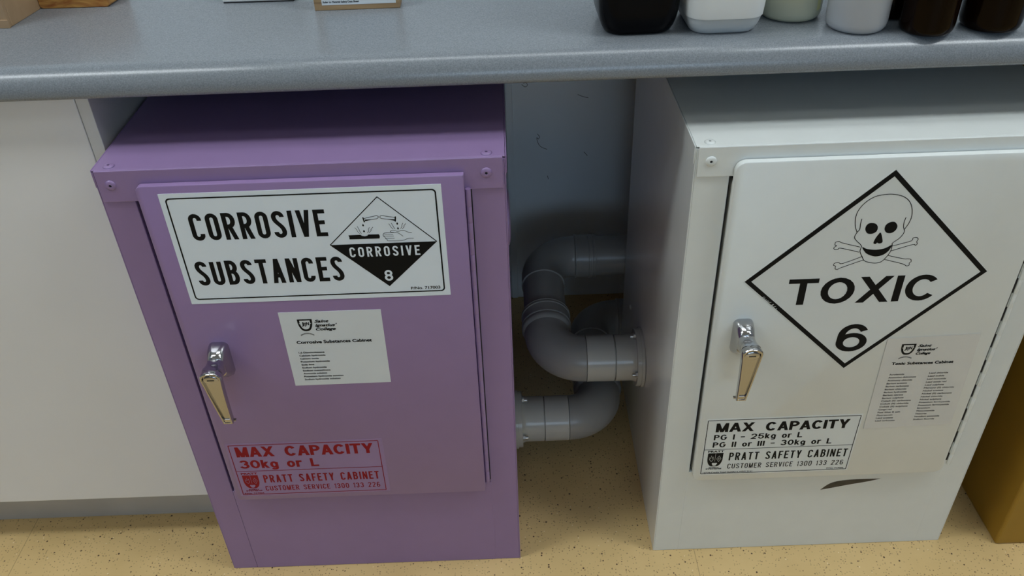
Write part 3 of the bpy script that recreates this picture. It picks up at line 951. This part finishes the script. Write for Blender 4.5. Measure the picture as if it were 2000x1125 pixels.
def toxic_sheet():
    s = Flat(yd - 0.0004, 0.0003)
    s.sheet([(0.2690, 0.2665), (0.3880, 0.2700), (0.3830, 0.4300), (0.2660, 0.4270)])
    college_crest(s, 0.2955, 0.4172, 0.0185, 0.0180, 0.3075,
                  [(0.4115, 'Saint', 0.3250), (0.4052, "Ignatius'", 0.3335), (0.3988, 'College', 0.3265)])
    s.text('Toxic Substances Cabinet', 0.2805, 0.3605, 0.3822, 0.0048, 1, 1, 0.00028)
    left = ['Acrylamide', 'Ammonium dichromate', 'Antimony chloride', 'Barium acetate', 'Barium carbonate', 'Barium chloride', 'Barium hydroxide', 'Barium nitrate',
            'Barium sulphate', 'Cobalt (II) carbonate', 'Cobalt (II) chloride', 'Cobalt (II) sulphate', 'Congo red', 'Fast blue B salt', 'Fluorescein', 'Lead acetate', 'Lead carbonate']
    right = ['Lead chloride', 'Lead iodide', 'Lead monoxide', 'Lead oxide red', 'Lead sulphate', 'Mercury (II) chloride', 'Nickel acetate', 'Nickel (II) carbonate',
             'Nickel chloride', 'Nickel sulphate', 'Potassium ferricyanide', 'Potassium ferrocyanide', 'Strontium', 'Thioacetamide', 'Thiourea', 'Vanadium pentoxide', 'Sodium fluoride']
    for x, z, lst in ((0.2818, 0.3645, left), (0.3335, 0.3648, right)):
        for k, w in enumerate(lst):
            s.text(w, x, x + 0.00185 * len(w) + 0.001, z - k * 0.00527, 0.0027, 2, 1, 0.00009)
    o = s.mb.build('contents_sheet', [M['cream'], M['black'], M['grey_ink']], wdoor, smooth=0)
    tag(o, 'cream paper list of the toxic chemicals inside')
toxic_sheet()

def toxic_capacity():
    s = Flat(yd, 0.0002)
    s.sheet(rrect(0.0522, 0.2635, 0.1838, 0.2950, 0.001, 2))
    capacity_common(s, 0.0535, 0.2615, 0.1860, 0.2930, 0.2358, 1, w=0.0010)
    s.sign('MAX', 0.0660, 0.1180, 0.2700, 0.0170, 0.0033, gap=0.12, xs=1.35, wide=True)
    s.sign('CAPACITY', 0.1340, 0.2480, 0.2695, 0.0170, 0.0033, gap=0.12, xs=1.35, wide=True)
    s.sign('PG I - 25kg or L', 0.0650, 0.1870, 0.2545, 0.0103, 0.0017, gap=0.22, xs=1.4, wide=True)
    s.sign('PG II or III - 30kg or L', 0.0650, 0.2300, 0.2400, 0.0103, 0.0017, gap=0.22, xs=1.4, wide=True)
    s.sign('PRATT SAFETY CABINET', 0.0905, 0.2565, 0.2130, 0.0155, 0.0022, gap=0.55)
    s.sign('CUSTOMER SERVICE 1300 133 226', 0.0905, 0.2545, 0.1960, 0.0100, 0.0012, gap=0.55)
    pratt_badge(s, 0.0712, 0.2285, 0.0215, 0.0270, 1, 0, 0)
    s.text('167 McCredie Road Guildford, NSW 2161', 0.0570, 0.1270, 0.1876, 0.0026, 1, 1, 0.00006)
    s.text('P/No. 717004', 0.2330, 0.2570, 0.1880, 0.0026, 1, 1, 0.00006)
    o = s.mb.build('capacity_sticker', [M['decal_white'], M['black']], wdoor, smooth=0)
    tag(o, 'black printed MAX CAPACITY sticker')
toxic_capacity()
def scuff():
    s = Flat(-0.0004, 0.0)
    top = mm([(238.1, 130.0), (252.5, 144.9), (278.5, 150.2), (323.4, 150.4)])
    bot = mm([(323.4, 150.4), (306.5, 145.1), (277.7, 139.1), (254.7, 133.6), (238.1, 130.0)])
    s.fill(smooth_line(top, 6)[:-1] + smooth_line(bot, 6)[:-1], 0, 1)
    o = s.mb.build('scuff_mark', [M['scuff']], wc, smooth=0)
    tag(o, 'dark curved scuff below the door')
scuff()

# ------------------------------------------------------------ vent pipes
def corner(A, C, B, R, n=14):
    """points of a fillet of radius R at corner C between A and B"""
    A, C, B = Vector(A), Vector(C), Vector(B)
    d1, d2 = (A - C).normalized(), (B - C).normalized()
    ang = d1.angle(d2)
    tlen = R / math.tan(ang / 2)
    bis = (d1 + d2).normalized()
    O = C + bis * (R / math.sin(ang / 2))
    p0, p1 = C + d1 * tlen, C + d2 * tlen
    v0, v1 = p0 - O, p1 - O
    pts = []
    tot = v0.angle(v1)
    ax = v0.cross(v1).normalized()
    for k in range(n + 1):
        pts.append(O + Matrix.Rotation(tot * k / n, 3, ax) @ v0)
    return pts

def along(A, B, L0, L1, prof):
    """radii profile [(t, r)] between two distances on the line A->B"""
    A, B = Vector(A), Vector(B)
    d = (B - A).normalized()
    return [A + d * (L0 + (L1 - L0) * t) for t, r in prof], [r for t, r in prof]

def vent_pipe(label, P0, C1, C2, PE, R, split, coup0, coup1, mat_near):
    t = thing('vent_pipe', label, 'pipe', P0)
    o = Vector(P0)
    rel = lambda p: Vector(p) - o
    P0, C1, C2, PE = rel(P0), rel(C1), rel(C2), rel(PE)
    ax = (C1 - P0).normalized()
    r = 0.0373
    f = MB()
    f.lathe([(0, 0.0490), (0.0040, 0.0490), (0.0045, 0.0485), (0.0045, 0.0470), (0.0048, 0.0470), (0.0105, 0.0470), (0.0115, 0.0460), (0.0115, 0.0400), (0.0145, 0.0385), (0.018, r + .0004), (split, r + .0004), (split + .0004, r - .0005)], P0, ax, 56)
    fl = f.build('flange', mat_near, t, smooth=35)
    for k in range(4):
        a = math.radians(90 * k)
        q = P0 + Vector((0, math.cos(a) * 0.0432, math.sin(a) * 0.0432))
        h = MB()
        h.lathe([(0.0115, 0.0044), (0.0150, 0.0044), (0.0153, 0.0040)], q, ax, 6)
        h.lathe([(0.0153, 0.0024), (0.0200, 0.0024), (0.0204, 0.0018)], q, ax, 12)
        h.build('bolt', M['steel'], fl, smooth=35)
    g = MB(); g.lathe([(split - .001, r - .0035), (coup0 + .001, r - .0035)], P0, ax, 40); 
    g.lathe([(coup0, r - .0004), (coup0 + .0005, r + .0004), (coup1 - .0006, r + .0004), (coup1, r - .0004)], P0, ax, 56)
    g.build('coupling', [mat_near], t, smooth=35)
    # first elbow, its far end a ringed socket
    e1 = corner(P0, C1, C2, R)
    d2 = (C2 - C1).normalized()
    s0 = P0 + ax * (coup1 + 0.0004)
    pts, rad = [s0, s0 + ax * .0006], [r - .0008, r]
    pts += e1; rad += [r] * len(e1)
    end = e1[-1]
    for dd, rr_ in ((.003, r), (.006, r + .0030), (.009, r + .0042), (.012, r + .0042), (.0125, r + .0024), (.0165, r + .0024), (.0170, r + .0044), (.0200, r + .0044), (.0205, r + .0030), (.0370, r + .0030), (.0375, r + .0044), (.0400, r + .0044), (.0405, r + .0026), (.0435, r + .0026), (.0440, r + .0040), (.0455, r + .0036), (.0458, r - .002)):
        pts.append(end + d2 * dd); rad.append(rr_)
    m_ = MB(); sweep(m_, pts, rad, 56); m_.build('elbow', M['pvc'], t, smooth=28)
    # second elbow, with a collar at its start and a ringed socket at its end
    e2 = corner(C1, C2, PE, R)
    s2 = e2[0]
    ln = (s2 - end).length
    p = MB(); sweep(p, [end + d2 * .040, s2 - d2 * .002], r - .0012, 48); p.build('pipe', M['pvc'], t, smooth=30)
    d3 = (PE - C2).normalized()
    pts = [s2 - d2 * .020, s2 - d2 * .0195, s2 - d2 * .0180, s2 - d2 * .0175] + e2
    rad = [r - .001, r + .0012, r + .0012, r + .0002] + [r + .0002] * len(e2)
    e = e2[-1]
    for dd, rr_ in ((.002, r + .0004), (.0035, r + .0034), (.006, r + .0034), (.0065, r + .0020), (.0270, r + .0020), (.0275, r + .0038), (.0305, r + .0038), (.0310, r + .0024), (.0350, r + .0024), (.0355, r + .0038), (.0385, r + .0038), (.0390, r + .0020), (.0420, r + .0018), (.0424, r - .002)):
        pts.append(e + d3 * dd); rad.append(rr_)
    m_ = MB(); sweep(m_, pts, rad, 56); m_.build('elbow', M['pvc'], t, smooth=28)
    p = MB(); sweep(p, [e + d3 * .038, PE], r - .0008, 48); p.build('pipe', M['pvc'], t, smooth=30)

vent_pipe("grey plastic vent pipe bolted to the white cabinet's side, bending back behind it", (XW, 0.220, 0.214), (0.505, 0.222, 0.214), (0.505, 0.476, 0.242), (1.08, 0.476, 0.242), 0.058, 0.0435, 0.0455, 0.0900, M['pvc_light'])
vent_pipe("grey plastic vent pipe bolted to the purple cabinet's side, close to the floor", (W, 0.203, 0.100), (0.592, 0.203, 0.100), (0.592, 0.474, 0.092), (1.08, 0.474, 0.092), 0.055, 0.0470, 0.0485, 0.0885, M['pvc_light'])

# ------------------------------------------------------------ mustard box on the right
b = MB(); b.box(1.185, 1.66, -0.007, 0.43, 0.0, 0.66)
tag(b.build('storage_box', M['mustard'], smooth=0, bevel=0.004, seg=3), 'mustard brown box standing on the floor right of the white cabinet', 'box')

# ------------------------------------------------------------ things on the worktop
def wooden_box():
    t = thing('wooden_box', 'tan wooden box at the far left end of the worktop', 'box', (-0.135, 0.186, TZ))
    t.rotation_euler.z = math.radians(-6)
    b = MB()
    b.box(-0.16, 0, 0.0, 0.006, 0, 0.11); b.box(-0.16, 0, 0.114, 0.12, 0, 0.11)
    b.box(-0.16, -0.154, 0.006, 0.114, 0, 0.11); b.box(-0.006, 0, 0.006, 0.114, 0, 0.11)
    b.box(-0.154, -0.006, 0.006, 0.114, 0, 0.006)
    b.build('body', M['tan'], t, smooth=0, bevel=0.0008)
    l = MB(); l.box(-0.162, 0.002, -0.002, 0.122, 0.1105, 0.118)
    l.build('lid', M['tan'], t, smooth=0, bevel=0.001)
    s = MB(); s.box(-0.162, 0.0015, -0.0015, 0, 0, 0.010)
    s.build('skirting', M['tan'], t, smooth=0, bevel=0.0005)
wooden_box()
def wood_slab():
    m_ = MB()
    pts = rrect(-0.128, -0.040, 0, 0.075, 0.005, 4)
    m_.loft([[(x, 0.2540 + (x + 0.128) * -0.02, z + TZ) for x, z in pts], [(x + .006, 0.300, z + TZ) for x, z in pts]])
    o = m_.build('wooden_block', M['pine'], smooth=40, bevel=0.0012)
    tag(o, 'varnished orange wooden block with strong grain beside the tan box', 'wooden block')
wood_slab()
def white_tray():
    t = thing('white_box', 'white box on the worktop between the two wooden blocks', 'box', (0.102, 0.2490, TZ))
    t.rotation_euler.z = math.radians(-1.0)
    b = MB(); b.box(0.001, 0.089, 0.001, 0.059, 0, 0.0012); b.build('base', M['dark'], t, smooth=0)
    b = MB(); b.box(0, 0.09, 0, 0.06, 0.0012, 0.06); b.build('body', M['white_cap'], t, smooth=0, bevel=0.002)
white_tray()
def label_block():
    t = thing('wooden_block', 'plywood block with a white paper label on its front', 'wooden block', (0.224, 0.2075, TZ))
    b = MB(); b.box(0, 0.103, 0, 0.024, 0, 0.085); b.build('body', M['ply'], t, smooth=0, bevel=0.0008)
    s = Flat(0.0, 0.0003)
    s.sheet([(0.0095, 0.0065), (0.0985, 0.0065), (0.0985, 0.080), (0.0095, 0.080)])
    s.text('Refer to Material Safety Data Sheet', 0.0110, 0.0545, 0.0090, 0.0023, 1, 1, 0.00008)
    o = s.mb.build('paper_label', [M['sheet'], M['black']], t, smooth=0)
    tag(o, 'white paper label with small black print')
label_block()

def round_bottle(name, label, cat, x, y, r, h, body, cap, group=None, extra=None):
    t = thing(name, label, cat, (x, y, TZ), group)
    nr = r * .38
    sh = h * .70
    prof = [(0.0012, r * .55), (0.0, r * .80), (0.0012, r * .90), (0.0045, r * .970), (0.010, r), (sh, r)]
    prof += [(sh + (h * .14) * math.sin(a), nr + (r - nr) * math.cos(a)) for a in [math.pi / 2 * k / 6 for k in range(1, 7)]]
    prof += [(h * .92, nr)]
    b = MB(); b.lathe(prof, (0, 0, 0), (0, 0, 1), 64); b.build('body', body, t, smooth=40)
    c = MB(); c.lathe([(h * .87, nr * 1.05), (h * .87, nr * 1.25), (h * .99, nr * 1.25), (h, nr * 1.15), (h, .001)], (0, 0, 0), (0, 0, 1), 40); c.build('cap', cap, t, smooth=40)
    if extra: extra(t, r, h)
    return t
def square_bottle(name, label, cat, x, y, w, d, h, body, cap, band=None, rz=0):
    t = thing(name, label, cat, (x, y, TZ))
    t.rotation_euler.z = math.radians(rz)
    rr_ = lambda k, z, kk=None: [(a, b_, z) for a, b_ in rrect(-w / 2 * k, w / 2 * k, -d / 2 * (kk or k), d / 2 * (kk or k), min(w, d) * .26 * k, 7)]
    b = MB()
    foot = [(0.72, .0006), (0.76, 0), (0.80, .0006), (0.84, .0025), (0.90, .008), (0.945, .015), (0.98, .024), (1.0, .038)]
    rings = [rr_(k, z) for k, z in foot] + [rr_(1, h * .68), rr_(.95, h * .74), rr_(.75, h * .82), rr_(.42, h * .87), rr_(.34, h * .88), rr_(.34, h * .93)]
    b.loft(rings); b.build('body', body, t, smooth=40)
    c = MB(); c.lathe([(h * .89, w * .2), (h * .99, w * .2), (h, w * .18), (h, .001)], (0, 0, 0), (0, 0, 1), 40); c.build('cap', cap, t, smooth=40)
    if band:
        z0, z1, m_ = band
        lb = MB()
        K_ = lambda z: min(1.0, .945 + .055 * (z - .015) / .023) * 1.006
        zs = [z0, .024, .030, .038, z1]
        ks = [0.975 if z <= .019 else (.985 if z <= .024 else (.995 if z <= .030 else 1.0)) for z in zs]
        lb.loft([rr_(k * 1.006, z) for k, z in zip(ks, zs)], caps=False)
        o = lb.build('contents_band', m_, t, smooth=40)
    return t
square_bottle('plastic_jerrycan', 'black square-bodied plastic bottle, leftmost of the bottles on the worktop', 'bottle', 0.598, 0.129, 0.089, 0.104, 0.24, M['black_plastic'], M['cap'], rz=1)
square_bottle('plastic_jerrycan', 'milky white square-bodied plastic bottle right of the black one', 'bottle', 0.690, 0.123, 0.086, 0.104, 0.24, M['hdpe_grey'], M['white_cap'], (0.0185, 0.15, M['hdpe']), rz=1)
def stripe(t, r, h):
    b = MB()
    pts = [(r * 1.004 * math.cos(a), r * 1.004 * math.sin(a)) for a in [math.radians(-52 + 3 * k) for k in range(5)]]
    vs = [(x, y, z) for z in (0.012, h * .6) for x, y in pts]
    b.add(vs, [(i, i + 1, i + 6, i + 5) for i in range(4)])
    o = b.build('level_stripe', M['yellow_liquid'], t, smooth=40)
    tag(o, 'yellow upright stripe')
round_bottle('plastic_bottle', 'yellowed round plastic bottle set back between the two milky bottles', 'bottle', 0.776, 0.136, 0.0345, 0.20, M['hdpe_yellow'], M['white_cap'], extra=stripe)
round_bottle('plastic_bottle', 'cloudy colourless round plastic bottle beside the brown glass bottles', 'bottle', 0.8355, 0.0900, 0.0325, 0.21, M['hdpe_clear'], M['white_cap'])
round_bottle('glass_bottle', 'dark amber glass bottle nearest the worktop edge, next to the cloudy plastic bottle', 'bottle', 0.9045, 0.0710, 0.0285, 0.20, M['amber'], M['cap'])
round_bottle('glass_bottle', 'dark amber glass bottle furthest right on the worktop', 'bottle', 0.9760, 0.0770, 0.0315, 0.20, M['amber'], M['cap'])
round_bottle('glass_bottle', 'dark glass bottle half hidden behind the cloudy and the nearest amber bottle', 'bottle', 0.8870, 0.1290, 0.0280, 0.20, M['amber'], M['cap'])

bpy.data.objects.remove(_tobj)
